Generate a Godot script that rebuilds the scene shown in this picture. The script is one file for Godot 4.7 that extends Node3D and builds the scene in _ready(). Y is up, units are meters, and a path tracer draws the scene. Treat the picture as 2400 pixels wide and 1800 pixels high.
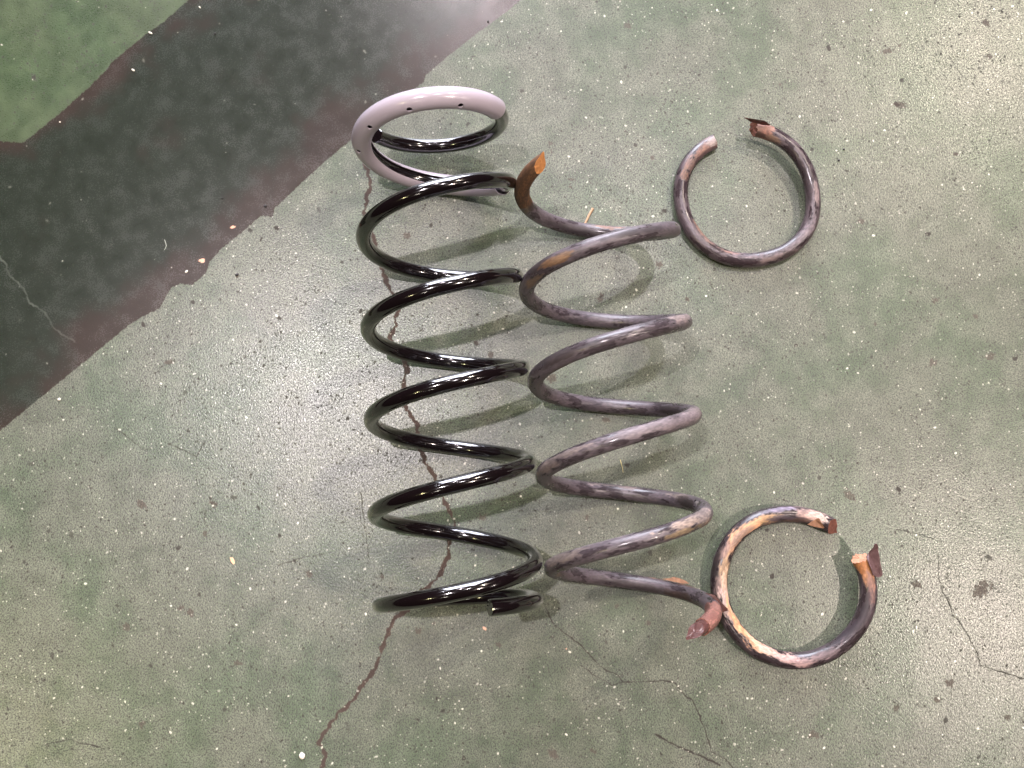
extends Node3D
# A new black coil spring with a pale sleeve, an old broken coil spring and its two broken end rings on a worn, painted workshop floor.

const FX0 := -0.62      # the detailed part of the floor: west and north edges, size, metres per texture pixel
const FZ0 := -0.58
const FW := 1.24
const FH := 0.9
const PX := 0.000625
const TW := 1984
const TH := 1440

var taken := {}
var rng := RandomNumberGenerator.new()
var mats := {}
var wob := FastNoiseLite.new()


func _ready() -> void:
	rng.seed = 7
	wob.seed = 11
	wob.frequency = 1.0
	# camera, air and light
	var cam := Camera3D.new()
	cam.name = "camera"
	cam.fov = 42.74
	cam.position = Vector3(0, 0.97, 0)
	cam.rotation_degrees = Vector3(-82.8, 0, 0)
	cam.near = 0.02
	cam.far = 60.0
	add_child(cam)
	cam.current = true
	var env := Environment.new()
	env.background_mode = Environment.BG_COLOR
	env.background_color = Color(0.16, 0.14, 0.145)
	env.background_energy_multiplier = 1.0
	env.tonemap_mode = Environment.TONE_MAPPER_LINEAR
	env.tonemap_exposure = 0.85
	env.sdfgi_enabled = true
	env.ssao_enabled = true
	env.ssil_enabled = true
	var we := WorldEnvironment.new()
	we.name = "world_environment"
	we.environment = env
	add_child(we)
	make_materials()
	build_lamps()
	build_floor()
	build_black_spring()
	build_old_spring()
	build_upper_ring()
	build_lower_ring()
	build_litter()


# ---------------------------------------------------------------- naming
func numbered(called: String) -> String:
	taken[called] = taken.get(called, 0) + 1
	return called if taken[called] == 1 else "%s_%03d" % [called, taken[called] - 1]


func thing(called: String, label: String, category: String, at := Vector3.ZERO, group := "") -> Node3D:
	var o := Node3D.new()
	o.name = numbered(called)
	o.position = at
	add_child(o)
	tag(o, label, category, group)
	return o


func tag(o: Node3D, label: String, category: String, group := "") -> void:
	o.set_meta("label", label)
	o.set_meta("category", category)
	if group:
		o.set_meta("group", group)


func part(called: String, mesh: Mesh, material: Material, parent: Node3D = self, label := "") -> MeshInstance3D:
	var o := MeshInstance3D.new()
	o.name = numbered(called) if parent == self else called
	o.mesh = mesh
	if material:
		o.material_override = material
	parent.add_child(o, true)
	if label:
		o.set_meta("label", label)
	if parent != self and parent.get_parent() == self:
		o.position = -parent.position
	return o


# ---------------------------------------------------------------- geometry
class Shape:
	var v := PackedVector3Array()
	var n := PackedVector3Array()
	var uv := PackedVector2Array()
	var ix := PackedInt32Array()

	func p(at: Vector3, normal: Vector3, tex := Vector2.ZERO) -> int:
		v.append(at)
		n.append(normal)
		uv.append(tex)
		return v.size() - 1

	func tri(a: int, b: int, c: int) -> void:
		var f := (v[b] - v[a]).cross(v[c] - v[a])
		if f.dot(n[a] + n[b] + n[c]) > 0.0:
			ix.append_array([a, c, b])
		else:
			ix.append_array([a, b, c])

	func quad(a: int, b: int, c: int, d: int) -> void:
		tri(a, b, c)
		tri(a, c, d)

	func flat(a: Vector3, b: Vector3, c: Vector3, out_to: Vector3) -> void:
		var f := (b - a).cross(c - a).normalized()
		if f.dot(out_to) < 0.0:
			f = -f
		tri(p(a, f), p(b, f), p(c, f))

	func done() -> ArrayMesh:
		var arrays := []
		arrays.resize(Mesh.ARRAY_MAX)
		arrays[Mesh.ARRAY_VERTEX] = v
		arrays[Mesh.ARRAY_NORMAL] = n
		arrays[Mesh.ARRAY_TEX_UV] = uv
		arrays[Mesh.ARRAY_INDEX] = ix
		var m := ArrayMesh.new()
		m.add_surface_from_arrays(Mesh.PRIMITIVE_TRIANGLES, arrays)
		return m


static func knots(a: PackedFloat32Array, t: float, t0: float, t1: float) -> float:
	var n := a.size()
	var u := (t - t0) / (t1 - t0) * (n - 1)
	var i := clampi(int(floor(u)), 0, n - 2)
	var s := u - i
	var p1 := a[i]
	var p2 := a[i + 1]
	var p0 := a[i - 1] if i > 0 else 2 * p1 - p2
	var p3 := a[i + 2] if i + 2 < n else 2 * p2 - p1
	return 0.5 * (2 * p1 + (p2 - p0) * s + (2 * p0 - 5 * p1 + 4 * p2 - p3) * s * s + (3 * p1 - p0 - 3 * p2 + p3) * s * s * s)


# A wire's middle line: a coil round a lying axis, or a ring round an upright one. The angle runs along the wire.
class Coil:
	var lying := true
	var at := Vector3.ZERO
	var across := Vector3.RIGHT
	var axis := Vector3.BACK
	var slope := 0.0
	var run: PackedFloat32Array      # place along the axis (lying) or height (upright)
	var reach: PackedFloat32Array    # radius of the coil
	var t0 := 0.0
	var t1 := 1.0
	var knots_of: Callable

	func pos(f: float) -> Vector3:
		var a := _k(run, f)
		var r := _k(reach, f)
		if lying:
			return at + axis * a + Vector3.UP * (slope * a + r * sin(f)) + across * (r * cos(f))
		return at + Vector3(r * cos(f), a, -r * sin(f))

	func _k(arr: PackedFloat32Array, f: float) -> float:
		var n := arr.size()
		var u := (f - t0) / (t1 - t0) * (n - 1)
		var i := clampi(int(floor(u)), 0, n - 2)
		var s := u - i
		var p1 := arr[i]
		var p2 := arr[i + 1]
		var p0 := arr[i - 1] if i > 0 else 2 * p1 - p2
		var p3 := arr[i + 2] if i + 2 < n else 2 * p2 - p1
		return 0.5 * (2 * p1 + (p2 - p0) * s + (2 * p0 - 5 * p1 + 4 * p2 - p3) * s * s + (3 * p1 - p0 - 3 * p2 + p3) * s * s * s)

	# tangent, outward, and along the axis
	func frame(f: float) -> Basis:
		var t := (pos(f + 0.01) - pos(f - 0.01)).normalized()
		var e := across * cos(f) + Vector3.UP * sin(f) if lying else Vector3(cos(f), 0, -sin(f))
		e = (e - t * e.dot(t)).normalized()
		var g := t.cross(e)
		if g.dot(axis) < 0.0:
			g = -g
		return Basis(t, e, g)


# A round wire along a coil from angle lo to hi. A broken end is {v: the way its face looks, s: steepness, j: raggedness in metres}; its rim is returned.
func wire(c: Coil, lo: float, hi: float, step: float, sides: int, rad: float, end_lo := {}, end_hi := {}, lump := 0.0, ulo := 0.0, uhi := 0.0) -> Array:
	var s := Shape.new()
	var n := int(ceil((hi - lo) / step))
	if uhi == ulo:
		ulo = lo
		uhi = hi
	for i in n + 1:
		var f := lerpf(lo, hi, float(i) / n)
		var fr := c.frame(f)
		var at := c.pos(f)
		var len_lo := (f - lo) * 0.068
		var len_hi := (hi - f) * 0.068
		for k in sides + 1:
			var a := TAU * k / sides - PI
			var d := fr.y * cos(a) + fr.z * sin(a)
			var r := rad
			if lump > 0.0:
				r += lump * wob.get_noise_3d(at.x * 260 + d.x * 1.6, at.y * 260 + d.y * 1.6, at.z * 260 + d.z * 1.6)
			var q := at + d * r
			if end_lo and len_lo < 0.02:
				q = end_move(q, at, fr.x, -1.0, end_lo, d, rad, smoothstep(0.02, 0.0, len_lo))
			if end_hi and len_hi < 0.02:
				q = end_move(q, at, fr.x, 1.0, end_hi, d, rad, smoothstep(0.02, 0.0, len_hi))
			s.p(q, d, Vector2((f - ulo) / (uhi - ulo), float(k) / sides))
	for i in n:
		for k in sides:
			var a := i * (sides + 1) + k
			s.quad(a, a + 1, a + sides + 2, a + sides + 1)
	var rim_lo := PackedVector3Array()
	var rim_hi := PackedVector3Array()
	for k in sides:
		rim_lo.append(s.v[k])
		rim_hi.append(s.v[n * (sides + 1) + k])
	return [s.done(), rim_lo, rim_hi]


# a broken end is pushed out on the side its face turns away from, and pinched to a point there
func end_move(q: Vector3, at: Vector3, t: Vector3, way: float, e: Dictionary, d: Vector3, rad: float, w: float) -> Vector3:
	var seedling: float = e.get("seed", 1.0)
	var v: Vector3 = e.v
	var lean := -d.dot(v)
	if e.has("pinch"):
		var l := t.cross(v).normalized()
		q -= l * (q - at).dot(l) * e.pinch * smoothstep(-0.3, 1.0, lean) * w * w
	return q + t * way * w * (rad * e.s * lean + e.j * wob.get_noise_3d(d.x * 2.2 + seedling * 9, d.y * 2.2, d.z * 2.2 + seedling))


# The face that closes a rim: rings towards the middle, roughened by j and domed by dome.
func end_face(rim: PackedVector3Array, away: Vector3, j := 0.0, dome := 0.0, bevel := 0.0) -> ArrayMesh:
	var s := Shape.new()
	var mid := Vector3.ZERO
	for q in rim:
		mid += q / rim.size()
	var n := rim.size()
	var rings := [1.0, 0.9, 0.72, 0.48, 0.24]
	var grid := []
	for i in rings.size():
		var row := PackedVector3Array()
		for k in n:
			var q := mid.lerp(rim[k], rings[i])
			if i > 0:
				q += away * (j * wob.get_noise_3d(q.x * 700, q.y * 700, q.z * 700) + dome * (1.0 - rings[i] * rings[i]) + (bevel if i > 0 else 0.0))
			row.append(q)
		grid.append(row)
	var top := mid + away * (dome + bevel)
	for i in rings.size() - 1:
		for k in n:
			var l := (k + 1) % n
			s.flat(grid[i][k], grid[i][l], grid[i + 1][l], away)
			s.flat(grid[i][k], grid[i + 1][l], grid[i + 1][k], away)
	for k in n:
		s.flat(grid[-1][k], grid[-1][(k + 1) % n], top, away)
	return s.done()


# A thin crust flake: an outline of points in space, given a thickness.
func flake(outline: PackedVector3Array, up: Vector3, thick: float) -> ArrayMesh:
	var s := Shape.new()
	var flat2 := PackedVector2Array()
	for q in outline:
		flat2.append(Vector2(q.x, q.z))
	var tris := Geometry2D.triangulate_polygon(flat2)
	for i in range(0, tris.size(), 3):
		var a := outline[tris[i]]
		var b := outline[tris[i + 1]]
		var c := outline[tris[i + 2]]
		s.flat(a + up * thick * 0.5, b + up * thick * 0.5, c + up * thick * 0.5, up)
		s.flat(a - up * thick * 0.5, b - up * thick * 0.5, c - up * thick * 0.5, -up)
	var mid := Vector3.ZERO
	for q in outline:
		mid += q / outline.size()
	for i in outline.size():
		var a := outline[i]
		var b := outline[(i + 1) % outline.size()]
		var o := (b - a).cross(up)
		if o.dot((a + b) * 0.5 - mid) < 0.0:
			o = -o
		var h := up * thick * 0.5
		s.flat(a + h, b + h, b - h, o)
		s.flat(a + h, b - h, a - h, o)
	return s.done()


func mm(points: Array) -> PackedVector3Array:
	var out := PackedVector3Array()
	for i in range(0, points.size(), 3):
		out.append(Vector3(points[i], points[i + 1], points[i + 2]) * 0.001)
	return out


# ---------------------------------------------------------------- materials
func plain(c: Color, rough: float, spec := 0.5) -> StandardMaterial3D:
	var m := StandardMaterial3D.new()
	m.albedo_color = c
	m.roughness = rough
	m.metallic_specular = spec
	return m


func make_materials() -> void:
	mats.black = plain(Color(0.05, 0.028, 0.032), 0.12)
	mats.black.metallic_specular = 0.62
	mats.black.clearcoat_enabled = true
	mats.black.clearcoat = 1.0
	mats.black.clearcoat_roughness = 0.05
	mats.sleeve = plain(Color(0.62, 0.585, 0.615), 0.2)
	mats.rust_face = grainy(Color8(180, 124, 70), Color8(146, 94, 48), 0.85, 41)
	mats.pale_face = grainy(Color8(196, 146, 116), Color8(160, 110, 84), 0.8, 42)
	mats.red_face = grainy(Color8(116, 70, 54), Color8(84, 50, 42), 0.8, 43)
	mats.plum_face = grainy(Color8(98, 68, 64), Color8(64, 40, 38), 0.24, 44)
	mats.crust = grainy(Color8(92, 62, 54), Color8(58, 36, 32), 0.55, 45)
	mats.dark_crust = grainy(Color8(84, 42, 34), Color8(48, 22, 18), 0.55, 46)
	mats.tan_crust = grainy(Color8(150, 112, 84), Color8(112, 78, 58), 0.6, 47)
	mats.lilac_crust = grainy(Color8(112, 90, 92), Color8(78, 56, 54), 0.35, 48)


func grainy(a: Color, b: Color, rough: float, seeded: int) -> StandardMaterial3D:
	var m := plain(Color.WHITE, rough)
	var no := FastNoiseLite.new()
	no.seed = seeded
	no.frequency = 0.06
	no.fractal_octaves = 4
	var im := no.get_image(128, 128)
	var out := Image.create(128, 128, false, Image.FORMAT_RGB8)
	for y in 128:
		for x in 128:
			out.set_pixel(x, y, a.lerp(b, im.get_pixel(x, y).r))
	m.albedo_texture = ImageTexture.create_from_image(out)
	m.uv1_triplanar = true
	m.uv1_scale = Vector3.ONE * 28.0
	return m


# ---------------------------------------------------------------- lamps and the bright doorway, all outside the picture
func build_lamps() -> void:
	# x, z, height, strength, colour, which
	for d in [
		[-0.95, -0.55, 4.5, 16, Color(1.0, 0.95, 0.97), "bright ceiling lamp nearest above the black spring, outside the picture", 0.05],
		[-0.2, -3.3, 4.5, 7, Color(1.0, 0.94, 0.97), "ceiling lamp beyond the top edge of the picture, ahead of the black spring", 0.06],
		[2.8, -2.5, 4.5, 16, Color(1.0, 0.93, 0.86), "ceiling lamp beyond the upper right corner of the picture", 0.06],
		[2.7, 0.7, 4.5, 17, Color(1.0, 0.92, 0.88), "ceiling lamp above the right edge of the picture, over the lower ring", 0.06],
		[5.6, 1.4, 4.5, 6, Color(1.0, 0.94, 0.9), "farthest ceiling lamp to the right of the picture", 0.06],
		[-2.9, 1.5, 4.5, 5, Color(1.0, 0.95, 0.72), "yellowish ceiling lamp beyond the lower left corner of the picture", 0.06],
		[-0.85, 2.6, 4.5, 2, Color(1.0, 0.95, 0.9), "ceiling lamp behind the photographer, below the picture", 0.06],
		[1.2, -5.4, 4.5, 4, Color(1.0, 0.95, 1.0), "far ceiling lamp ahead, in front of the bright doorway to its right", 0.06],
		[-2.6, -4.4, 4.5, 4, Color(0.96, 0.95, 1.0), "far ceiling lamp ahead, to the left of the bright doorway", 0.06],
		[0.9, -1.5, 4.5, 5, Color(1.0, 0.95, 0.97), "ceiling lamp above the upper broken ring, outside the picture", 0.05],
	]:
		var at := Vector3(d[0], d[2], d[1])
		var o := thing("ceiling_lamp", d[5], "lamp", at, "ceiling lamps over the workshop")
		var glow := StandardMaterial3D.new()
		glow.albedo_color = Color(0.8, 0.8, 0.8)
		glow.emission_enabled = true
		glow.emission = d[4]
		glow.emission_energy_multiplier = 6.0
		var bulb := SphereMesh.new()
		bulb.radius = d[6]
		bulb.height = d[6] * 2.0
		var b := part("bulb", bulb, glow, o)
		b.position = Vector3.ZERO
		var l := OmniLight3D.new()
		l.name = "light"
		l.light_color = d[4]
		l.light_energy = d[3]
		l.light_size = d[6]
		l.omni_range = 20.0
		l.omni_attenuation = 2.0
		l.shadow_enabled = true
		o.add_child(l)
		var hood := Shape.new()
		for i in 33:
			var a := TAU * i / 32
			var e := Vector3(cos(a), 0, sin(a))
			hood.p(e * 0.22 + Vector3(0, 0.1, 0), (e + Vector3.UP).normalized())
			hood.p(e * 0.08 + Vector3(0, 0.28, 0), (e + Vector3.UP).normalized())
			if i > 0:
				hood.quad(2 * i - 2, 2 * i - 1, 2 * i + 1, 2 * i)
		var h := part("hood", hood.done(), plain(Color(0.5, 0.52, 0.5), 0.5), o)
		h.position = Vector3.ZERO
	# the bright doorway beyond the top of the picture: a translucent panel lit from outside
	var door := thing("lit_doorway", "wide bright doorway far beyond the top edge of the picture", "doorway", Vector3(-0.4, 0, -5.0))
	var pane := BoxMesh.new()
	pane.size = Vector3(3.4, 3.6, 0.04)
	var lit := StandardMaterial3D.new()
	lit.albedo_color = Color(0.7, 0.7, 0.7)
	lit.emission_enabled = true
	lit.emission = Color(0.93, 0.94, 1.0)
	lit.emission_energy_multiplier = 16.0
	var dp := part("window_light", pane, lit, door)
	dp.position = Vector3(0, 1.9, 0)
	var al := AreaLight3D.new()
	al.name = "light"
	al.light_color = Color(0.93, 0.94, 1.0)
	al.light_energy = 34.0
	al.area_size = Vector2(3.4, 3.6)
	al.position = Vector3(0, 1.9, 0.05)
	al.rotation_degrees = Vector3(0, 180, 0)
	al.area_range = 20.0
	al.shadow_enabled = true
	door.add_child(al)


# ---------------------------------------------------------------- floor
var fb := PackedByteArray()
var fh := PackedByteArray()
var fr := PackedByteArray()


func fpx(x: float, z: float) -> Vector2:
	return Vector2((x * 0.001 - FX0) / PX, (z * 0.001 - FZ0) / PX)


func blot(x: float, z: float, r: float, c: Color, stretch := 1.0, turn := 0.0, rag := 0.5, relief := 0, seeded := 0.0, matt := 0) -> void:
	# an irregular spot, millimetres
	var m := fpx(x, z)
	var rp := r * 0.001 / PX
	var reach := int(ceil(rp * maxf(stretch, 1.0) * 1.6)) + 1
	var cs := cos(turn)
	var sn := sin(turn)
	var c8 := [c.r * 255.0, c.g * 255.0, c.b * 255.0]
	for yy in range(maxi(0, int(m.y) - reach), mini(TH, int(m.y) + reach + 1)):
		for xx in range(maxi(0, int(m.x) - reach), mini(TW, int(m.x) + reach + 1)):
			var dx := xx - m.x
			var dy := yy - m.y
			var u := (dx * cs + dy * sn) / (rp * stretch)
			var v := (-dx * sn + dy * cs) / rp
			var d := sqrt(u * u + v * v) + rag * wob.get_noise_3d(xx * 0.16, yy * 0.16, seeded)
			var w := clampf((1.0 - d) * maxf(rp, 1.0) * 1.2 + 0.5, 0.0, 1.0) * c.a
			if w > 0.0:
				var i := (yy * TW + xx) * 3
				for ch in 3:
					fb[i + ch] = int(lerpf(fb[i + ch], c8[ch], w))
				if matt:
					fr[yy * TW + xx] = int(lerpf(fr[yy * TW + xx], matt, w))
				if relief:
					var hi := yy * TW + xx
					fh[hi] = clampi(int(fh[hi] + relief * w), 0, 255)


func crack(points: Array, w0: float, w1: float, c: Color, relief := -40, jitter := 1.0) -> void:
	# a ragged line through points (x, z in millimetres), its width wandering between w0 and w1
	var dist := 0.0
	for i in range(0, points.size() - 2, 2):
		var a := Vector2(points[i], points[i + 1])
		var b := Vector2(points[i + 2], points[i + 3])
		var n := int(ceil(a.distance_to(b) / 0.5))
		var side := (b - a).orthogonal().normalized()
		for k in n:
			var q := a.lerp(b, float(k) / n)
			dist += 0.5
			q += side * jitter * (wob.get_noise_2d(dist * 0.11, 3.0 + w0) + 0.5 * wob.get_noise_2d(dist * 0.45, 9.0))
			var wd := lerpf(w0, w1, clampf(0.5 + 0.9 * wob.get_noise_2d(dist * 0.07, 50.0 + w1), 0.0, 1.0))
			blot(q.x, q.y, wd * 0.5, c, 1.0, 0.0, 0.5, relief / 3, dist * 0.2, 240)


func line_at(points: Array, x: float) -> float:
	for i in range(0, points.size() - 2, 2):
		if x <= points[i + 2] or i + 4 >= points.size():
			return lerpf(points[i + 1], points[i + 3], (x - points[i]) / (points[i + 2] - points[i]))
	return 0.0


func noise_bytes(seeded: int, freq: float, octaves: int, w: int, h: int, kind := FastNoiseLite.TYPE_SIMPLEX_SMOOTH, gain := 0.5) -> PackedByteArray:
	var no := FastNoiseLite.new()
	no.noise_type = kind
	no.seed = seeded
	no.frequency = freq
	no.fractal_octaves = octaves
	no.fractal_gain = gain
	return no.get_image(w, h, false, false, false).get_data()


func build_floor() -> void:
	var big := noise_bytes(21, 0.0045, 4, TW, TH)
	var mid := noise_bytes(22, 0.022, 4, TW, TH)
	var fine := noise_bytes(23, 0.36, 3, TW, TH, FastNoiseLite.TYPE_SIMPLEX_SMOOTH, 0.65)
	var speck := noise_bytes(24, 0.5, 1, TW, TH, FastNoiseLite.TYPE_VALUE)
	var rub := noise_bytes(25, 0.011, 5, TW, TH, FastNoiseLite.TYPE_SIMPLEX_SMOOTH, 0.6)
	var count := TW * TH
	fb.resize(count * 3)
	fh.resize(count)
	fr.resize(count)
	# edges of the dark walkway (x, z in millimetres, from west to east)
	var low: Array = [-607, -4.4, -507.1, -76.1, -448.1, -127, -410.6, -159.7, -383.9, -183.2, -374.9, -189.1, -354.5, -199.8, -343.7, -221.2, -334.6, -224.7, -322.8, -223.5, -309.3, -235.5, -306.2, -247.5, -293.9, -261.9, -271.1, -281.2, -255.1, -295.8, -243.7, -294.5, -242.1, -303, -218.2, -327.5, -192.8, -352, -164.8, -376.7, -146, -390.4, -122.5, -414.1, -91.2, -438.7, -89.8, -445.5, -75.1, -459.3, -39.1, -489.8, -2.9, -517.9, 28.7, -546.3, 700, -900]
	var high: Array = [-574.1, -373.7, -526.6, -374.2, -502.7, -373, -493.6, -380.4, -464.2, -406.6, -437, -434.1, -421.1, -451.8, -416.7, -459.3, -379.7, -492.4, -365.7, -502.6, -347.1, -520.5, -338.9, -528.2, -295.5, -569.6, 700, -1300]
	var zlow := PackedFloat32Array()
	var zhigh := PackedFloat32Array()
	for x in TW:
		var xm := (FX0 + (x + 0.5) * PX) * 1000.0
		zlow.append((line_at(low, xm) * 0.001 - FZ0) / PX + 2.2 * wob.get_noise_1d(x * 0.13) + 1.5 * wob.get_noise_1d(x * 0.43 + 90))
		zhigh.append((line_at(high, xm) * 0.001 - FZ0) / PX + 2.2 * wob.get_noise_1d(x * 0.13 + 40) + 1.5 * wob.get_noise_1d(x * 0.43 + 190))
	var i := 0
	for y in TH:
		for x in TW:
			var b := big[i] / 255.0
			var m := mid[i] / 255.0
			var f := fine[i] / 255.0 - 0.5
			var u := rub[i] / 255.0
			var r := 0.0
			var g := 0.0
			var bl := 0.0
			var dl := zlow[x] - y        # > 0: north of the walkway's south edge
			var dh := y - zhigh[x]       # > 0: south of its north edge
			var ro := 0.0
			if dl > 0.0 and dh > 0.0:
				# worn dark walkway: brown-violet, green-black away from the edges; blotches paint in blurry reflections
				var e := minf(dl, dh) * 0.62
				var k := smoothstep(5.0, 60.0, e + (m - 0.5) * 45.0 + (b - 0.5) * 110.0)
				k *= smoothstep(0.0, 0.42, u * 0.5 + b * 0.5 + (m - 0.5) * 0.1)
				r = lerpf(48.0, 33.0, k)
				g = lerpf(41.0, 39.0, k)
				bl = lerpf(36.0, 31.0, k)
				var t := 1.0 + f * 0.5 + (m - 0.5) * 0.14
				r *= t
				g *= t
				bl *= t
				ro = 66.0 + (m - 0.5) * 26.0 - f * 50.0
			else:
				var k := smoothstep(0.3, 0.68, b * 0.6 + m * 0.25 + u * 0.25)
				r = lerpf(71.0, 84.0, k)
				g = lerpf(82.0, 88.0, k)
				bl = lerpf(65.0, 76.0, k)
				var t := 1.0 + f * 1.9 + (m - 0.5) * 0.14 + (u - 0.5) * 0.22
				if f < -0.2:
					t -= (-0.2 - f) * 1.3
				if dh < 0.0:
					r *= 0.72
					g *= 0.82
					bl *= 0.64
					t = 1.0 + f * 0.2 + (m - 0.5) * 0.3
				r *= t
				g *= t
				bl *= t
				ro = 87.0 + (m - 0.5) * 16.0 - f * 130.0
			fb[i * 3] = clampi(int(r), 0, 255)
			fb[i * 3 + 1] = clampi(int(g), 0, 255)
			fb[i * 3 + 2] = clampi(int(bl), 0, 255)
			var hgt := 120.0 + f * 90.0 + (speck[i] - 127) * 0.12
			if dl > 0.0 and dh > 0.0:
				hgt = 100.0 + f * 20.0
			fh[i] = clampi(int(hgt), 0, 255)
			fr[i] = clampi(int(ro), 0, 255)
			i += 1
	floor_marks(zlow, zhigh)
	var alb := Image.create_from_data(TW, TH, false, Image.FORMAT_RGB8, fb)
	var hm := Image.create_from_data(TW, TH, false, Image.FORMAT_L8, fh)
	hm.convert(Image.FORMAT_RGBA8)
	hm.bump_map_to_normal_map(1.2)
	var mat := StandardMaterial3D.new()
	mat.albedo_texture = ImageTexture.create_from_image(alb)
	mat.normal_enabled = true
	mat.normal_texture = ImageTexture.create_from_image(hm)
	mat.normal_scale = 0.62
	mat.roughness = 1.0
	mat.roughness_texture = ImageTexture.create_from_image(Image.create_from_data(TW, TH, false, Image.FORMAT_L8, fr))
	mat.metallic_specular = 0.5
	# the rest of the floor
	var far_im := Image.create(256, 256, false, Image.FORMAT_RGB8)
	for y in 256:
		for x in 256:
			far_im.set_pixel(x, y, Color8(fb[((y + 900) * TW + x + 300) * 3], fb[((y + 900) * TW + x + 300) * 3 + 1], fb[((y + 900) * TW + x + 300) * 3 + 2]))
	var far_mat := plain(Color.WHITE, 0.5)
	far_mat.albedo_texture = ImageTexture.create_from_image(far_im)
	far_mat.uv1_triplanar = true
	far_mat.uv1_world_triplanar = true
	far_mat.uv1_scale = Vector3.ONE * 6.0
	var near_s := Shape.new()
	var a := near_s.p(Vector3(FX0, 0, FZ0), Vector3.UP, Vector2(0, 0))
	near_s.p(Vector3(FX0 + FW, 0, FZ0), Vector3.UP, Vector2(1, 0))
	near_s.p(Vector3(FX0 + FW, 0, FZ0 + FH), Vector3.UP, Vector2(1, 1))
	near_s.p(Vector3(FX0, 0, FZ0 + FH), Vector3.UP, Vector2(0, 1))
	near_s.quad(a, a + 1, a + 2, a + 3)
	var xs := [-9.0, FX0, FX0 + FW, 9.0]
	var zs := [-9.0, FZ0, FZ0 + FH, 9.0]
	var wide := Shape.new()
	for p in 3:
		for q in 3:
			if p == 1 and q == 1:
				continue
			var c := wide.p(Vector3(xs[p], 0, zs[q]), Vector3.UP)
			wide.p(Vector3(xs[p + 1], 0, zs[q]), Vector3.UP)
			wide.p(Vector3(xs[p + 1], 0, zs[q + 1]), Vector3.UP)
			wide.p(Vector3(xs[p], 0, zs[q + 1]), Vector3.UP)
			wide.quad(c, c + 1, c + 2, c + 3)
	var mesh := near_s.done()
	var arrays := wide.done().surface_get_arrays(0)
	mesh.add_surface_from_arrays(Mesh.PRIMITIVE_TRIANGLES, arrays)
	mesh.surface_set_material(0, mat)
	mesh.surface_set_material(1, far_mat)
	var o := part("floor", mesh, null)
	o.set_meta("kind", "structure")
	o.set_meta("label", "worn green painted workshop floor with a dark walkway stripe and cracks")
	fb.clear()
	fh.clear()


func on_band(zl: PackedFloat32Array, zh: PackedFloat32Array, p: Vector2) -> bool:
	var x := clampi(int(p.x), 0, TW - 1)
	return p.y < zl[x] and p.y > zh[x]


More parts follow.
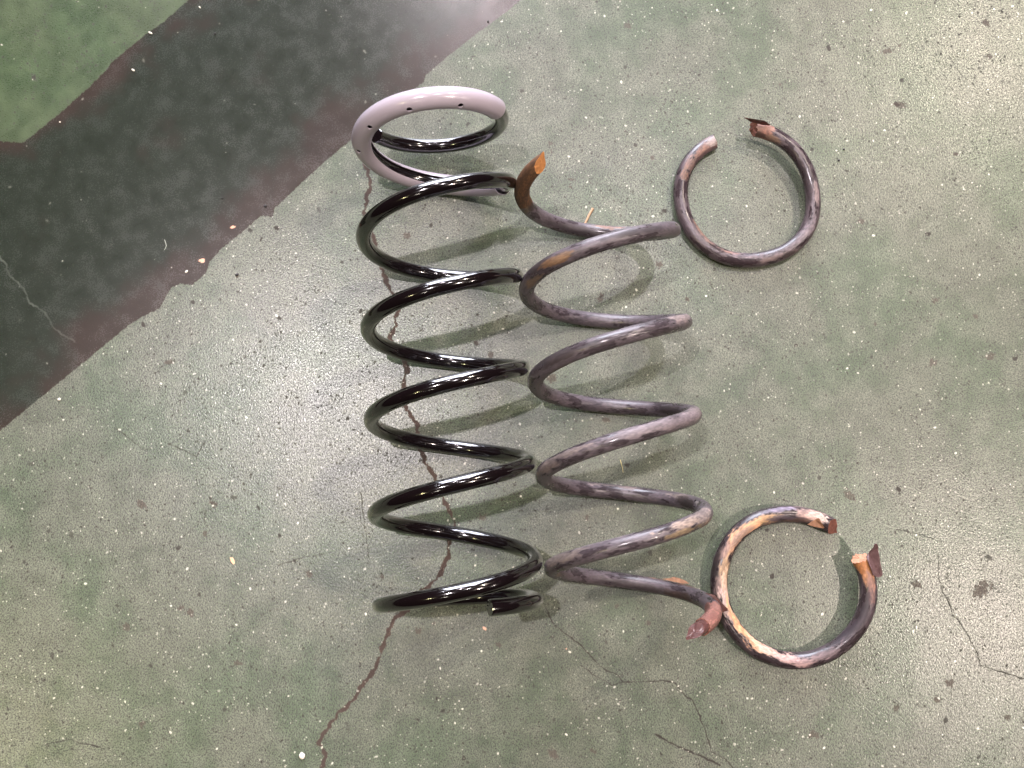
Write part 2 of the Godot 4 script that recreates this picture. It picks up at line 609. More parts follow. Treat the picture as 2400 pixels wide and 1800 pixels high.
func floor_marks(zl: PackedFloat32Array, zh: PackedFloat32Array) -> void:
	var rust := Color8(62, 50, 43)
	var hair := Color(0.17, 0.155, 0.13, 0.75)
	# worn-through specks and small dark pits
	for k in 20000:
		var x := rng.randf_range(-620, 620)
		var z := rng.randf_range(-580, 320)
		if on_band(zl, zh, fpx(x, z)):
			continue
		if wob.get_noise_2d(x * 0.011, z * 0.011 + 70) + 0.35 * wob.get_noise_2d(x * 0.05, z * 0.05 + 30) < rng.randf_range(-0.45, 0.35):
			continue
		var big := rng.randf() < 0.018
		blot(x, z, rng.randf_range(1.0, 2.3) if big else rng.randf_range(0.42, 0.9), Color(0.17, 0.155, 0.13, rng.randf_range(0.35, 0.95)), rng.randf_range(1.0, 1.7), rng.randf() * PI, 0.7, -10, k * 0.37, 230)
	for d in [[121.2, -499.9, 3, 1.2, 0.3], [61.1, -333.8, 1.5, 2.2, 0.2], [59.8, -325.6, 1.3, 1.5, 0.3], [40.3, -363.3, 1.5, 1.5, 1.2], [143.6, -356.4, 2, 1, 0.5], [72.7, 8.5, 2.6, 1, 0.5], [101.3, 93.7, 1.8, 1.1, 2], [131.1, 110.2, 2, 1.2, 2.2], [39, 231.7, 3.3, 1.7, 1.1], [-311.8, 100.6, 3, 1.3, 0.5], [-372.7, 113.1, 3.3, 1.2, 0.1], [-264.3, 147.6, 2.6, 1.3, 0.3], [-197.1, 64.4, 3, 1, 0.2], [-126.9, 66, 2, 1, 0.8], [-90.6, 117.5, 2.6, 1.2, 0.6], [-75.9, 110.6, 1.5, 1, 0], [-13.2, 130.8, 2.3, 1.3, 0.2], [-106.6, -275, 3, 1.2, 0.1], [-35.9, -163.9, 2.3, 1.4, 0.2], [-21.3, -152.6, 3, 1.1, 0.8], [-29.3, 8.9, 3.3, 1.2, 0.1], [93.1, -86.3, 3, 0.8, 1.5], [39.6, -128.5, 3.6, 1.4, 2.2], [148.9, -244.4, 3, 1, 0.5], [176.2, -209.2, 2.3, 1, 0.5], [88.1, -209.2, 2.6, 1.2, 0.2], [90.3, -213.6, 2, 1, 0.2], [494.9, -503.6, 3, 1.3, 1], [496.2, -466.1, 2.6, 1, 0.5], [401.3, -413.7, 3.6, 1.7, 0.1], [403.1, -477.8, 2, 0.7, 0.1], [390.9, -472.6, 2.6, 2.2, -0.1], [454.7, -361, 2, 1.2, 0.3], [277.7, -435.4, 2, 1, 0.3], [355.2, -289.7, 2.3, 1.6, 0.2], [426.3, -207.9, 2.6, 1.2, 0.2], [465.3, -191.7, 2.6, 1, 0.6], [477.8, -150.5, 3, 1.6, -0.2], [419.9, -144, 3.3, 1.3, 2.2], [364.1, -183, 1.7, 1, 0.2], [331.1, -12.7, 3.6, 1.5, 0.6], [419.6, 166.3, 4, 0.8, 1.5], [367.3, 190, 2.6, 1, 0.2], [393.7, 73.8, 3, 1.6, 0.3], [455.6, 77.8, 5.9, 1.6, -0.6], [472.8, 197.9, 3, 0.8, 0.4], [286.8, 213.7, 3, 1.6, 0.3], [406.4, 182.1, 2.6, 1, 1], [77.1, 229.3, 1.7, 2, 0.5], [-78.9, -367.8, 3, 1.6, -0.2], [39.5, -372.4, 2.3, 1.2, 0.6], [-353.1, 204.2, 2.6, 1.4, 1.6], [-320.7, 95.3, 2, 1.5, -0.3], [-300.3, 24.6, 2.3, 1, 0.2], [-364.2, -4.4, 3, 2, 0.7], [-343.2, -144.9, 2.3, 1.6, -0.1], [-278.1, -233.8, 2, 1, 0.2], [-293.1, -4.4, 2.6, 1.3, 0.4]]:
		blot(d[0], d[1], d[2], Color(rust, 0.6), d[3], d[4], 1.1, -12, d[0] * 0.1, 225)
	# hairline cracks
	crack([30.7, 91.4, 35.1, 101.6, 40.3, 111.9, 52.1, 120.6, 64, 129.3, 72.8, 138, 83.1, 149.6, 91.9, 155.3, 102.2, 159.7, 106.6, 165.4, 118.5, 165.4, 133.3, 164.7, 148.1, 164, 156.9, 166.9, 165.5, 178.3, 172.8, 182.6, 178.4, 195.5, 184, 211.1, 189.4, 229.5, 202.4, 236.6, 210.9, 246.5], 0.5, 1.5, hair, -50, 1.0)
	crack([65.3, 149.6, 80, 159.7, 96.2, 168.3, 106.6, 165.4], 0.4, 1.3, hair, -50, 1.0)
	crack([136.8, 214, 154.3, 223.9, 176.1, 232.4, 197.8, 242.2], 1.0, 2.6, hair, -50, 1.0)
	crack([415, 45.2, 414.9, 69.8, 418.1, 80.8, 423.7, 91.9, 425.7, 101.6, 431.5, 107.7, 440.6, 123.5, 448.2, 140.4, 450.1, 150, 461, 153.6, 475.6, 157.2, 492.5, 163.2], 0.35, 1.2, hair, -50, 1.0)
	crack([-392.6, -78.2, -376.7, -66.8, -364.8, -57.2, -357.2, -58.2], 0.4, 1.0, hair, -50, 1.0)
	crack([-340.3, -63, -322.9, -56.3, -312.1, -50.6, -304.1, -64.9], 0.5, 1.2, hair, -50, 1.0)
	crack([-312.1, -50.6, -310.6, -36.3, -309.8, -15.6], 0.3, 0.7, hair, -50, 1.0)
	crack([-301, 14.5, -300.6, 2.3, -293.1, -0.5], 0.4, 0.9, hair, -50, 1.0)
	crack([-324.9, 31.3, -312.2, 18.2, -303, 12.6], 0.3, 0.8, hair, -50, 1.0)
	crack([-334.5, 68.3, -333.3, 53.5, -330, 42.4], 0.3, 0.6, hair, -50, 1.0)
	crack([-148.7, -15.6, -145.3, 10.7, -139.9, 48], 0.4, 0.9, hair, -50, 1.0)
	crack([-151.3, -11.8, -148.1, 14.5, -144.9, 33.1], 0.2, 0.6, hair, -50, 1.0)
	crack([-228.1, 55.4, -205.7, 48, -183.3, 44.3], 0.3, 1.1, hair, -50, 1.0)
	crack([-443.4, 222.5, -431.9, 220.6, -422.5, 217.8, -412.7, 221.5, -397.2, 224.3, -387.4, 228], 0.4, 1.3, hair, -50, 1.0)
	crack([320, -238, 315.2, -219.3, 305.4, -202.7, 297.7, -186.2], 0.2, 0.8, hair, -50, 1.0)
	crack([454.1, -466.9, 459.6, -456.8, 467.3, -444.2], 0.3, 0.8, hair, -50, 1.0)
	crack([247, -137.6, 242.3, -122.5, 239.7, -107.6], 0.3, 0.8, hair, -50, 1.0)
	crack([375.6, 20.5, 396.2, 24.6, 412.6, 29.5], 0.4, 1.0, hair, -50, 1.0)
	# the long crack, filled with red-brown dirt
	crack([-151.3, -352.4, -148.2, -344.2, -146.5, -334, -144.9, -324.8, -149.2, -317.6, -148.5, -307.5, -151.8, -299.4, -141, -272.5, -132.7, -243.5, -129.6, -235.5, -125.5, -223.5, -119.5, -211.6, -114.4, -197.8, -118.2, -190.9, -115.7, -183, -120.9, -173.2, -123.7, -169.3, -112.8, -154.6, -107.4, -144.8, -103.9, -135.1, -106.6, -143.2, -106.5, -136.4, -108.3, -127.6, -107.6, -113.1, -104.5, -98.6, -101.5, -90.9, -93.8, -82.3, -94.2, -75.6, -90.6, -55.6, -86.7, -45.1, -79.9, -37.5, -76.1, -29, -73.2, -25.2, -68.3, -8.5, -62.5, 1.8, -57.7, 12.1, -56.2, 18.7, -62.3, 33.6, -62.2, 42.9, -64.9, 52.1, -69.5, 61.4, -75.1, 69.7, -82.5, 75.2, -98.5, 94.3, -112.1, 105.3, -118.2, 112, -120.5, 121.1, -125.3, 133.2, -127.6, 141.6, -131.7, 153.6, -140.8, 164.4, -146.8, 172.8, -152.8, 182.4, -163.6, 191.9, -170.8, 200.2, -175.6, 207.3, -181.5, 215.6, -183.6, 221.5, -179.7, 228.6, -177.4, 234.4, -179.7, 240.3, -181.9, 247.4], 0.8, 5.0, Color(rust, 0.9), -20, 2.2)
	# pale scuffs and an old line showing through the walkway
	crack([-526.1, -259.6, -513.5, -246.4, -508, -233.2, -493.1, -220.1, -486.4, -205.8, -476.7, -199.9, -469.5, -195.2, -461.7, -182.1, -453.1, -173.9, -437.6, -165.7], 0.7, 1.6, Color(0.42, 0.44, 0.38, 0.22), 0, 1.5)
	for k in 150:
		var x := rng.randf_range(-620, 100)
		var z := rng.randf_range(-580, 0)
		if on_band(zl, zh, fpx(x, z)):
			blot(x, z, rng.randf_range(0.5, 1.3), Color(0.5, 0.5, 0.46, rng.randf_range(0.3, 0.8)), rng.randf_range(1, 2.2), rng.randf() * PI, 0.7, 8, k)
	# light mineral grains set in the paint, their sparkle painted in as pale dots
	for k in 11000:
		var x := rng.randf_range(-620, 620)
		var z := rng.randf_range(-580, 320)
		var p := fpx(x, z)
		if on_band(zl, zh, p) and rng.randf() > 0.04:
			continue
		if p.y < zh[clampi(int(p.x), 0, TW - 1)] and rng.randf() > 0.05:
			continue
		if wob.get_noise_2d(x * 0.013 + 40, z * 0.013) + 0.5 * wob.get_noise_2d(x * 0.06, z * 0.06) < rng.randf_range(-0.7, 0.3):
			continue
		var r := rng.randf_range(0.34, 0.52)
		if rng.randf() < 0.09:
			r = rng.randf_range(0.65, 1.0)
		var tone := rng.randf_range(0.6, 0.95)
		blot(x, z, r, Color(0.98 * tone, 0.97 * tone, 0.9 * tone, rng.randf_range(0.8, 1.0)), rng.randf_range(1.0, 1.7), rng.randf() * PI, 0.3, 25, k * 0.7)
	for d in [[-26.8, 115, 1.3, 1.4, 0.8], [52, 134.4, 0.8, 1, 0.3], [-313.9, -248.8, 2.2, 1.5, -0.4], [-284.1, -283.7, 1.4, 2, -0.2]]:
		blot(d[0], d[1], d[2], Color8(226, 170, 140), d[3], d[4], 0.5, 20, d[0])


# ---------------------------------------------------------------- springs
func coil(at: Vector3, turn: float, slope: float, run: Array, reach: Array, t0: float, t1: float) -> Coil:
	var c := Coil.new()
	c.at = at
	c.across = Vector3(cos(turn), 0, sin(turn))
	c.axis = Vector3(-sin(turn), 0, cos(turn))
	c.slope = slope
	c.run = PackedFloat32Array(run)
	c.reach = PackedFloat32Array(reach)
	c.t0 = t0
	c.t1 = t1
	return c


func ring(at: Vector3, run: Array, reach: Array, t0: float, t1: float) -> Coil:
	var c := coil(at, 0, 0, run, reach, t0, t1)
	c.lying = false
	c.axis = Vector3.UP
	return c


func build_black_spring() -> void:
	var c := coil(Vector3(-0.05252, 0.07741, 0), -0.06146, -0.00722, [-0.36369, -0.36261, -0.35416, -0.32728, -0.28632, -0.2487, -0.21707, -0.1813, -0.14726, -0.11534, -0.08133, -0.04649, -0.01435, 0.01955, 0.05794, 0.0807, 0.08589, 0.08359], [0.06341, 0.06563, 0.06825, 0.06968, 0.06953, 0.06937, 0.06987, 0.07013, 0.07053, 0.06996, 0.06952, 0.06725], -2.8516, 39.3844)
	var o := thing("new_coil_spring", "glossy black new coil spring with pale sleeve round its top coil", "coil spring", Vector3(-0.05, 0, -0.13))
	var lo := -2.7062
	var hi := 38.8287
	var w := wire(c, lo + 0.012, hi - 0.012, 0.03, 28, 0.0072)
	part("wire_coil", w[0], mats.black, o)
	for e in [[lo + 0.012, w[1], -1.0], [hi - 0.012, w[2], 1.0]]:
		var rim: PackedVector3Array = e[1]
		var away: Vector3 = c.frame(e[0]).x * e[2]
		part("cut_end", end_face(rim, away, 0.00012, 0.0, 0.0008), mats.black, o)
	build_sleeve(c, o)


func build_sleeve(c: Coil, o: Node3D) -> void:
	var s := Shape.new()
	var f0 := 0.4
	var f1 := 5.86
	var outer := 0.0098
	var inner := 0.0086
	var nf := 280
	var np := 56
	var gap := 0.5
	var holes := [1.15, 1.81, 2.46, 3.1, 3.8]
	var hp := 1.15
	var hr := 0.0025
	# surface point: angle along the wire, angle round it, radius
	var skip := {}
	var dp := (TAU - 2 * gap) / np
	var df := (f1 - f0) / nf
	var blocks := []
	for h in holes:
		var i0 := int(round((h - f0) / df)) - 3
		var j0 := int(round((hp + PI - gap) / dp)) - 4
		blocks.append([i0, j0, 6, 8, h])
		for i in 6:
			for j in 8:
				skip[Vector2i(i0 + i, j0 + j)] = true
	for side in 2:
		var rad := outer if side == 0 else inner
		var sg := 1.0 if side == 0 else -1.0
		var first := s.v.size()
		for i in nf + 1:
			var f := f0 + df * i
			var fr := c.frame(f)
			var at := c.pos(f)
			for j in np + 1:
				var a := -PI + gap + dp * j
				var d := fr.y * cos(a) + fr.z * sin(a)
				# ends and lips are eased off a little
				var r := rad
				if i == 0 or i == nf or j == 0 or j == np:
					r -= 0.0003 * sg
				s.p(at + d * r, d * sg)
		for i in nf:
			for j in np:
				if not skip.has(Vector2i(i, j)):
					var k := first + i * (np + 1) + j
					s.quad(k, k + 1, k + np + 2, k + np + 1)
	var per := (nf + 1) * (np + 1)
	# lips along the slit and the two ends
	for j in [0, np]:
		for i in nf:
			var k: int = i * (np + 1) + j
			lip(s, s.v[k], s.v[k + np + 1], s.v[k + np + 1 + per], s.v[k + per], s.v[k] - s.v[k + (1 if j == 0 else -1)])
	for i in [0, nf]:
		for j in np:
			var k: int = i * (np + 1) + j
			lip(s, s.v[k], s.v[k + 1], s.v[k + 1 + per], s.v[k + per], s.v[k] - s.v[k + (np + 1 if i == 0 else -np - 1)])
	# holes: from each cut-out block in to a circle, and through the wall
	for b in blocks:
		var f: float = b[4]
		var edge := []
		for j in b[3]:
			edge.append(Vector2i(b[0], b[1] + j))
		for i in b[2]:
			edge.append(Vector2i(b[0] + i, b[1] + b[3]))
		for j in b[3]:
			edge.append(Vector2i(b[0] + b[2], b[1] + b[3] - j))
		for i in b[2]:
			edge.append(Vector2i(b[0] + b[2] - i, b[1]))
		var circles := []
		for side in 2:
			var rad := outer if side == 0 else inner
			var sg := 1.0 if side == 0 else -1.0
			var ids := PackedInt32Array()
			var rimmed := PackedInt32Array()
			for e in edge:
				ids.append(side * per + e.x * (np + 1) + e.y)
				var da: float = (-PI + gap + dp * e.y - hp) * outer
				var dl: float = (f0 + df * e.x - f) * 0.066
				var q := Vector2(dl, da).normalized() * hr
				var ff := f + q.x / 0.066
				var fr := c.frame(ff)
				var a := hp + q.y / outer
				var d := fr.y * cos(a) + fr.z * sin(a)
				rimmed.append(s.p(c.pos(ff) + d * rad, d * sg))
			for k in ids.size():
				var l := (k + 1) % ids.size()
				s.quad(ids[k], ids[l], rimmed[l], rimmed[k])
			circles.append(rimmed)
		var mid := Vector3.ZERO
		for k in circles[0]:
			mid += s.v[k] / circles[0].size()
		for k in circles[0].size():
			var l: int = (k + 1) % circles[0].size()
			lip(s, s.v[circles[0][k]], s.v[circles[0][l]], s.v[circles[1][l]], s.v[circles[1][k]], mid - s.v[circles[0][k]])
	part("sleeve", s.done(), mats.sleeve, o, "pale lilac plastic sleeve slit along its inside, with small round holes")


func lip(s: Shape, a: Vector3, b: Vector3, c: Vector3, d: Vector3, out_to: Vector3) -> void:
	s.flat(a, b, c, out_to)
	s.flat(a, c, d, out_to)


# The picture of worn paint on a wire, with a few highlights painted in: x along it, y round it. spots are [angle along, angle round, half length mm, half width mm, colour]; bands are [from, to, colour].
func worn(lo: float, hi: float, w: int, rad: float, dark: Color, dusty: Color, share: float, spots: Array, bands: Array, seeded: int) -> StandardMaterial3D:
	var h := 96
	var long_mm := (hi - lo) * 69.0
	var per := long_mm / w
	var around := TAU * rad * 1000.0
	var no := FastNoiseLite.new()
	no.seed = seeded
	no.frequency = 0.09
	no.fractal_octaves = 4
	no.fractal_gain = 0.6
	var fine := FastNoiseLite.new()
	fine.seed = seeded + 1
	fine.frequency = 0.55
	fine.fractal_octaves = 3
	var im := Image.create(w, h, false, Image.FORMAT_RGB8)
	var ro := Image.create(w, h, false, Image.FORMAT_L8)
	for x in w:
		var s := x * per
		for y in h:
			var a := TAU * y / h - PI
			var p := Vector3(s, cos(a) * rad * 1000.0, sin(a) * rad * 1000.0)
			var q := Vector3(s * 0.35, p.y, p.z)
			var n := no.get_noise_3dv(q)
			var g := fine.get_noise_3dv(q)
			var k := smoothstep(-0.12, 0.14, n + share)
			var c := dark.lerp(dusty, k)
			c = c * (1.0 + g * 0.34)
			var r := lerpf(0.24, 0.42, k) + g * 0.06
			var f := lo + (hi - lo) * x / w
			for b in bands:
				var e: float = minf(f - b[0], b[1] - f) * 69.0 + n * 9.0
				var t := clampf(e * 0.9 + 0.5, 0.0, 1.0)
				if t > 0.0:
					var bc: Color = b[2]
					bc = bc.lerp(bc * 0.66, clampf(0.5 + g * 1.2 + n, 0, 1))
					c = c.lerp(bc, t)
					r = lerpf(r, 0.72, t)
			for d in spots:
				var u: float = (f - d[0]) * 69.0 / d[2]
				if absf(u) > 1.7:
					continue
				var v: float = wrapf(a - d[1], -PI, PI) * rad * 1000.0 / d[3]
				if absf(v) > 1.7:
					continue
				var e := (1.0 - sqrt(u * u + v * v) + n * 1.3 + g * 0.45) * 2.4
				var t := clampf(e + 0.4, 0.0, 1.0)
				if t > 0.0:
					var dc: Color = d[4]
					dc = dc * (1.0 + g * 0.3 + n * 0.2)
					c = c.lerp(dc, t * 0.8)
					r = lerpf(r, 0.6, t)
			im.set_pixel(x, y, c.clamp())
			ro.set_pixel(x, y, Color(r, r, r))
	var m := StandardMaterial3D.new()
	m.albedo_texture = ImageTexture.create_from_image(im)
	m.roughness = 1.0
	m.roughness_texture = ImageTexture.create_from_image(ro)
	m.metallic_specular = 0.5
	return m


func build_old_spring() -> void:
	var c := coil(Vector3(0.10141, 0.07778, 0), -0.08427, -0.00021, [-0.31843, -0.29151, -0.2634, -0.23499, -0.20996, -0.18663, -0.16274, -0.13723, -0.11229, -0.08891, -0.06594, -0.03897, -0.01556, 0.00953, 0.03285, 0.05641, 0.08344, 0.10937], [0.06623, 0.06816, 0.06998, 0.07094, 0.0706, 0.07, 0.0701, 0.07047, 0.07067, 0.07038, 0.0694, 0.06826], 2.0018, 32.5273)
	var o := thing("old_coil_spring", "old rusted grey coil spring broken at both ends", "coil spring", Vector3(0.1, 0, -0.1))
	var lo := 2.4128
	var hi := 32.1688
	var m := worn(lo, hi, 2048, 0.0068, Color8(60, 53, 56), Color8(84, 76, 80), 0.1, [
		[8.793, -0.33, 16, 6, Color8(38, 29, 29)],
		[8.544, 0.29, 13, 3.6, Color8(104, 75, 48)],
		[8.414, 0.05, 7, 3, Color8(109, 86, 66)],
		[8.878, 0.92, 14, 3.2, Color8(94, 77, 60)],
		[8.369, 1.91, 18, 3, Color8(42, 32, 34)],
		[3.475, 1.55, 6, 4, Color8(94, 83, 67)],
		[3.49, 2.42, 5, 4, Color8(38, 30, 27)],
		[4.982, -2.58, 12, 2.6, Color8(126, 93, 75)],
		[4.408, 2.6, 26, 5, Color8(41, 34, 37)],
		[7.551, -0.17, 16, 2.4, Color8(44, 38, 41)],
		[7.282, -0.1, 10, 3, Color8(53, 47, 50)],
		[13.173, -0.77, 16, 5, Color8(121, 108, 104)],
		[19.269, -0.86, 18, 6, Color8(117, 105, 103)],
		[19.878, -0.23, 38, 5, Color8(107, 96, 98)],  # lilac sheen of the upper side, painted into the colour
		[20.237, -0.35, 30, 5, Color8(103, 93, 95)],
		[14.944, -0.31, 30, 5, Color8(42, 34, 34)],
		[14.949, 1.91, 24, 3, Color8(58, 43, 42)],
		[18.291, -3.08, 22, 4, Color8(35, 27, 27)],
		[14.445, -0.11, 14, 2, Color8(64, 59, 61)],
		[26.068, -0.53, 24, 3.6, Color8(143, 126, 112)],
		[26.133, 0.41, 24, 2.4, Color8(118, 101, 76)],
		[25.689, 1.05, 11, 4, Color8(107, 81, 68)],
		[25.759, -0.87, 13, 7, Color8(122, 110, 105)],
		[24.582, -2.36, 12, 2.5, Color8(118, 106, 100)],
		[24.816, -2.97, 14, 4, Color8(35, 27, 25)],
		[25.095, -2.28, 5, 2, Color8(135, 129, 123)],
		[27.66, -0.4, 26, 4.5, Color8(102, 91, 84)],
		[21.489, 0.03, 20, 5, Color8(101, 89, 84)],
		[21.264, -0.41, 26, 3, Color8(102, 91, 86)],
		[23.564, -2.24, 30, 2.2, Color8(104, 92, 88)],
		[29.859, -1.52, 34, 2.4, Color8(102, 92, 89)],
		[28.413, 2.28, 12, 1.8, Color8(108, 95, 84)],
		[30.418, -1.39, 18, 2.8, Color8(118, 83, 63)],
		[30.703, -1.29, 11, 3, Color8(105, 76, 59)],
		[29.944, 2.74, 34, 3, Color8(49, 41, 43)],
		[30.807, 2.85, 18, 4, Color8(52, 38, 34)],
		[27.036, -1.56, 30, 2.4, Color8(99, 91, 93)],
		[31.67, -2.25, 7, 4, Color8(83, 51, 41)],
		[31.645, -1.2, 8, 3, Color8(132, 94, 84)],
		[31.995, -0.77, 8, 4, Color8(114, 76, 68)],
	], [[lo - 1.0, 3.435, Color8(102, 70, 44)], [31.511, hi + 1.0, Color8(150, 104, 92)]], 61)
	var face_lo := {"v": Vector3(0.5, 0.3, 0.8).normalized(), "s": 1.05, "pinch": 0.7, "j": 0.0012, "seed": 1.0}
	var face_hi := {"v": Vector3(-0.3, 0.9, -0.35).normalized(), "s": 0.35, "j": 0.002, "seed": 2.0}
	var w := wire(c, lo, hi, 0.03, 26, 0.0073, face_lo, face_hi, 0.00035)
	part("wire_coil", w[0], m, o)
	part("fracture_face", end_face(w[1], -c.frame(lo).x, 0.0006), mats.rust_face, o, "orange rusted slanting fracture face at the upper end")
	part("fracture_rim", end_face(w[2], c.frame(hi).x, 0.0004), mats.red_face, o)
	# the darker core that stands out of the crust at the lower end
	var tip := {"v": Vector3(0.45, 0.5, -0.75).normalized(), "s": 1.15, "pinch": 0.6, "j": 0.001, "seed": 5.0}
	var core := wire(c, hi - 0.1, hi + 0.16, 0.02, 18, 0.0063, {}, tip, 0.0004)
	part("broken_core", core[0], mats.plum_face, o, "dark purple broken core standing out of the rust crust")
	part("fracture_face", end_face(core[2], c.frame(hi + 0.16).x, 0.00025), mats.plum_face, o, "shiny dark plum fracture face at the lower end")
	part("crust_flake", flake(mm([171.8, 80, 74.9, 176.1, 81, 75.5, 180.2, 81, 76.9, 183.2, 80, 80, 186.2, 79, 83.3, 190, 78, 87.3, 192.2, 77, 88.8, 192.2, 76, 91.1, 187.6, 77, 92.2, 185.8, 79, 90, 185.1, 80, 86.7, 182.1, 81, 82.5, 177.7, 81, 78.5, 173.6, 81, 76.1]), Vector3(0.2, 0.95, -0.2).normalized(), 0.0006), mats.dark_crust, o, "dark red curled crust flake at the lower end")
	part("crust_flake", flake(mm([141.4, 30, 66.1, 147.8, 30, 65.7, 152.4, 30, 64.4, 157.8, 30, 65.7, 164.1, 30, 68.4, 166.8, 30, 70.6, 161.3, 30, 70.6, 152.3, 30, 68.8]), Vector3(0, 1, 0), 0.0005), mats.tan_crust, o)


func build_upper_ring() -> void:
	var c := ring(Vector3(0.23705, 0, -0.31219), [0.00722, 0.00788, 0.00822, 0.00767, 0.00792, 0.01123, 0.0155, 0.01844, 0.02053], [0.06525, 0.06742, 0.0658, 0.06609, 0.06555, 0.06898, 0.06482, 0.06604, 0.06812], 1.8448, 7.956)
	var o := thing("broken_spring_ring", "upper broken spring ring, grey and pink, dark flake peeling off its right end", "spring ring", Vector3(0.235, 0, -0.31), "broken end rings of the old spring")
	var lo := 2.0448
	var hi := 7.756
	var m := worn(lo, hi, 768, 0.0070, Color8(52, 43, 46), Color8(78, 68, 71), 0.06, [
		[2.208, 1.58, 14, 6, Color8(118, 93, 85)],
		[2.401, 1.77, 12, 4, Color8(129, 97, 85)],
		[2.625, 1.9, 14, 5, Color8(114, 90, 82)],
		[2.835, 1.76, 9, 4.5, Color8(114, 86, 71)],
		[2.396, 2.51, 16, 2.4, Color8(76, 58, 59)],
		[2.703, 0.55, 8, 3, Color8(62, 47, 50)],
		[2.124, 1.38, 6, 4, Color8(138, 127, 124)],
		[7.715, 1.56, 13, 4, Color8(115, 86, 75)],
		[7.712, 2.65, 18, 3, Color8(57, 40, 35)],
		[7.435, 2.47, 8, 3.2, Color8(108, 87, 72)],
		[7.529, 1.31, 5, 3, Color8(133, 102, 89)],
		[3.705, 2.43, 16, 1.8, Color8(121, 94, 76)],
		[4.238, 2.09, 22, 2.2, Color8(114, 91, 79)],
		[4.389, 2, 14, 1.6, Color8(129, 95, 80)],
		[5.13, 1.03, 18, 3, Color8(109, 94, 91)],
		[5.683, 1.44, 22, 3.6, Color8(107, 97, 102)],
		[5.468, 1.53, 20, 3, Color8(103, 93, 96)],
		[5.412, 3.09, 7, 2, Color8(37, 29, 30)],
		[5.242, 0.87, 7, 2.4, Color8(40, 32, 32)],
		[6.358, 2.11, 20, 2.2, Color8(99, 89, 93)],
		[6.257, 1.28, 12, 2, Color8(118, 103, 101)],
		[6.521, 2.24, 24, 2.6, Color8(44, 34, 37)],
		[6.874, 2.82, 24, 2, Color8(39, 29, 32)],
		[3.279, 1.44, 20, 2, Color8(89, 80, 84)],
		[4.623, 1.8, 26, 2.4, Color8(106, 94, 97)],
	], [[hi - 0.3, hi + 0.3, Color8(136, 98, 84)]], 71)
	var w := wire(c, lo, hi, 0.03, 26, 0.0074, {"v": Vector3(0.6, 0.7, 0.2).normalized(), "s": 0.12, "j": 0.001, "seed": 3.0}, {"v": Vector3(-0.2, 0.6, 0.75).normalized(), "s": 0.3, "j": 0.003, "seed": 4.0}, 0.0004)
	part("wire", w[0], m, o)
	part("fracture_face", end_face(w[1], -c.frame(lo).x, 0.0004), mats.pale_face, o)
	part("fracture_face", end_face(w[2], c.frame(hi).x, 0.0007), mats.red_face, o)
	part("crust_flake", flake(mm([231.3, 32, -386.6, 234.5, 33, -385.9, 237.2, 33, -383.8, 243.2, 33, -383, 247.1, 32, -381.8, 251.5, 31, -381.9, 258.9, 28, -380.9, 257.5, 27, -380, 249.9, 28, -380.5, 246.9, 29, -381.8, 238.3, 30, -382.6, 237, 32, -383.7, 233.6, 32, -385.2, 231.5, 32, -385.7]), Vector3(0, 0.9, 0.4).normalized(), 0.0007), mats.dark_crust, o, "thin dark flake curling off the right end")
	part("crust_flake", flake(mm([235.1, 36, -384, 238.8, 36, -383.4, 244.2, 36, -382.5, 250.9, 35, -381.7, 255.6, 31, -381, 251.5, 31, -381.9, 247.1, 32, -382.1, 243.2, 33, -383.3, 236.9, 34, -383.6]), Vector3(0, 0.8, -0.6).normalized(), 0.0005), mats.crust, o)


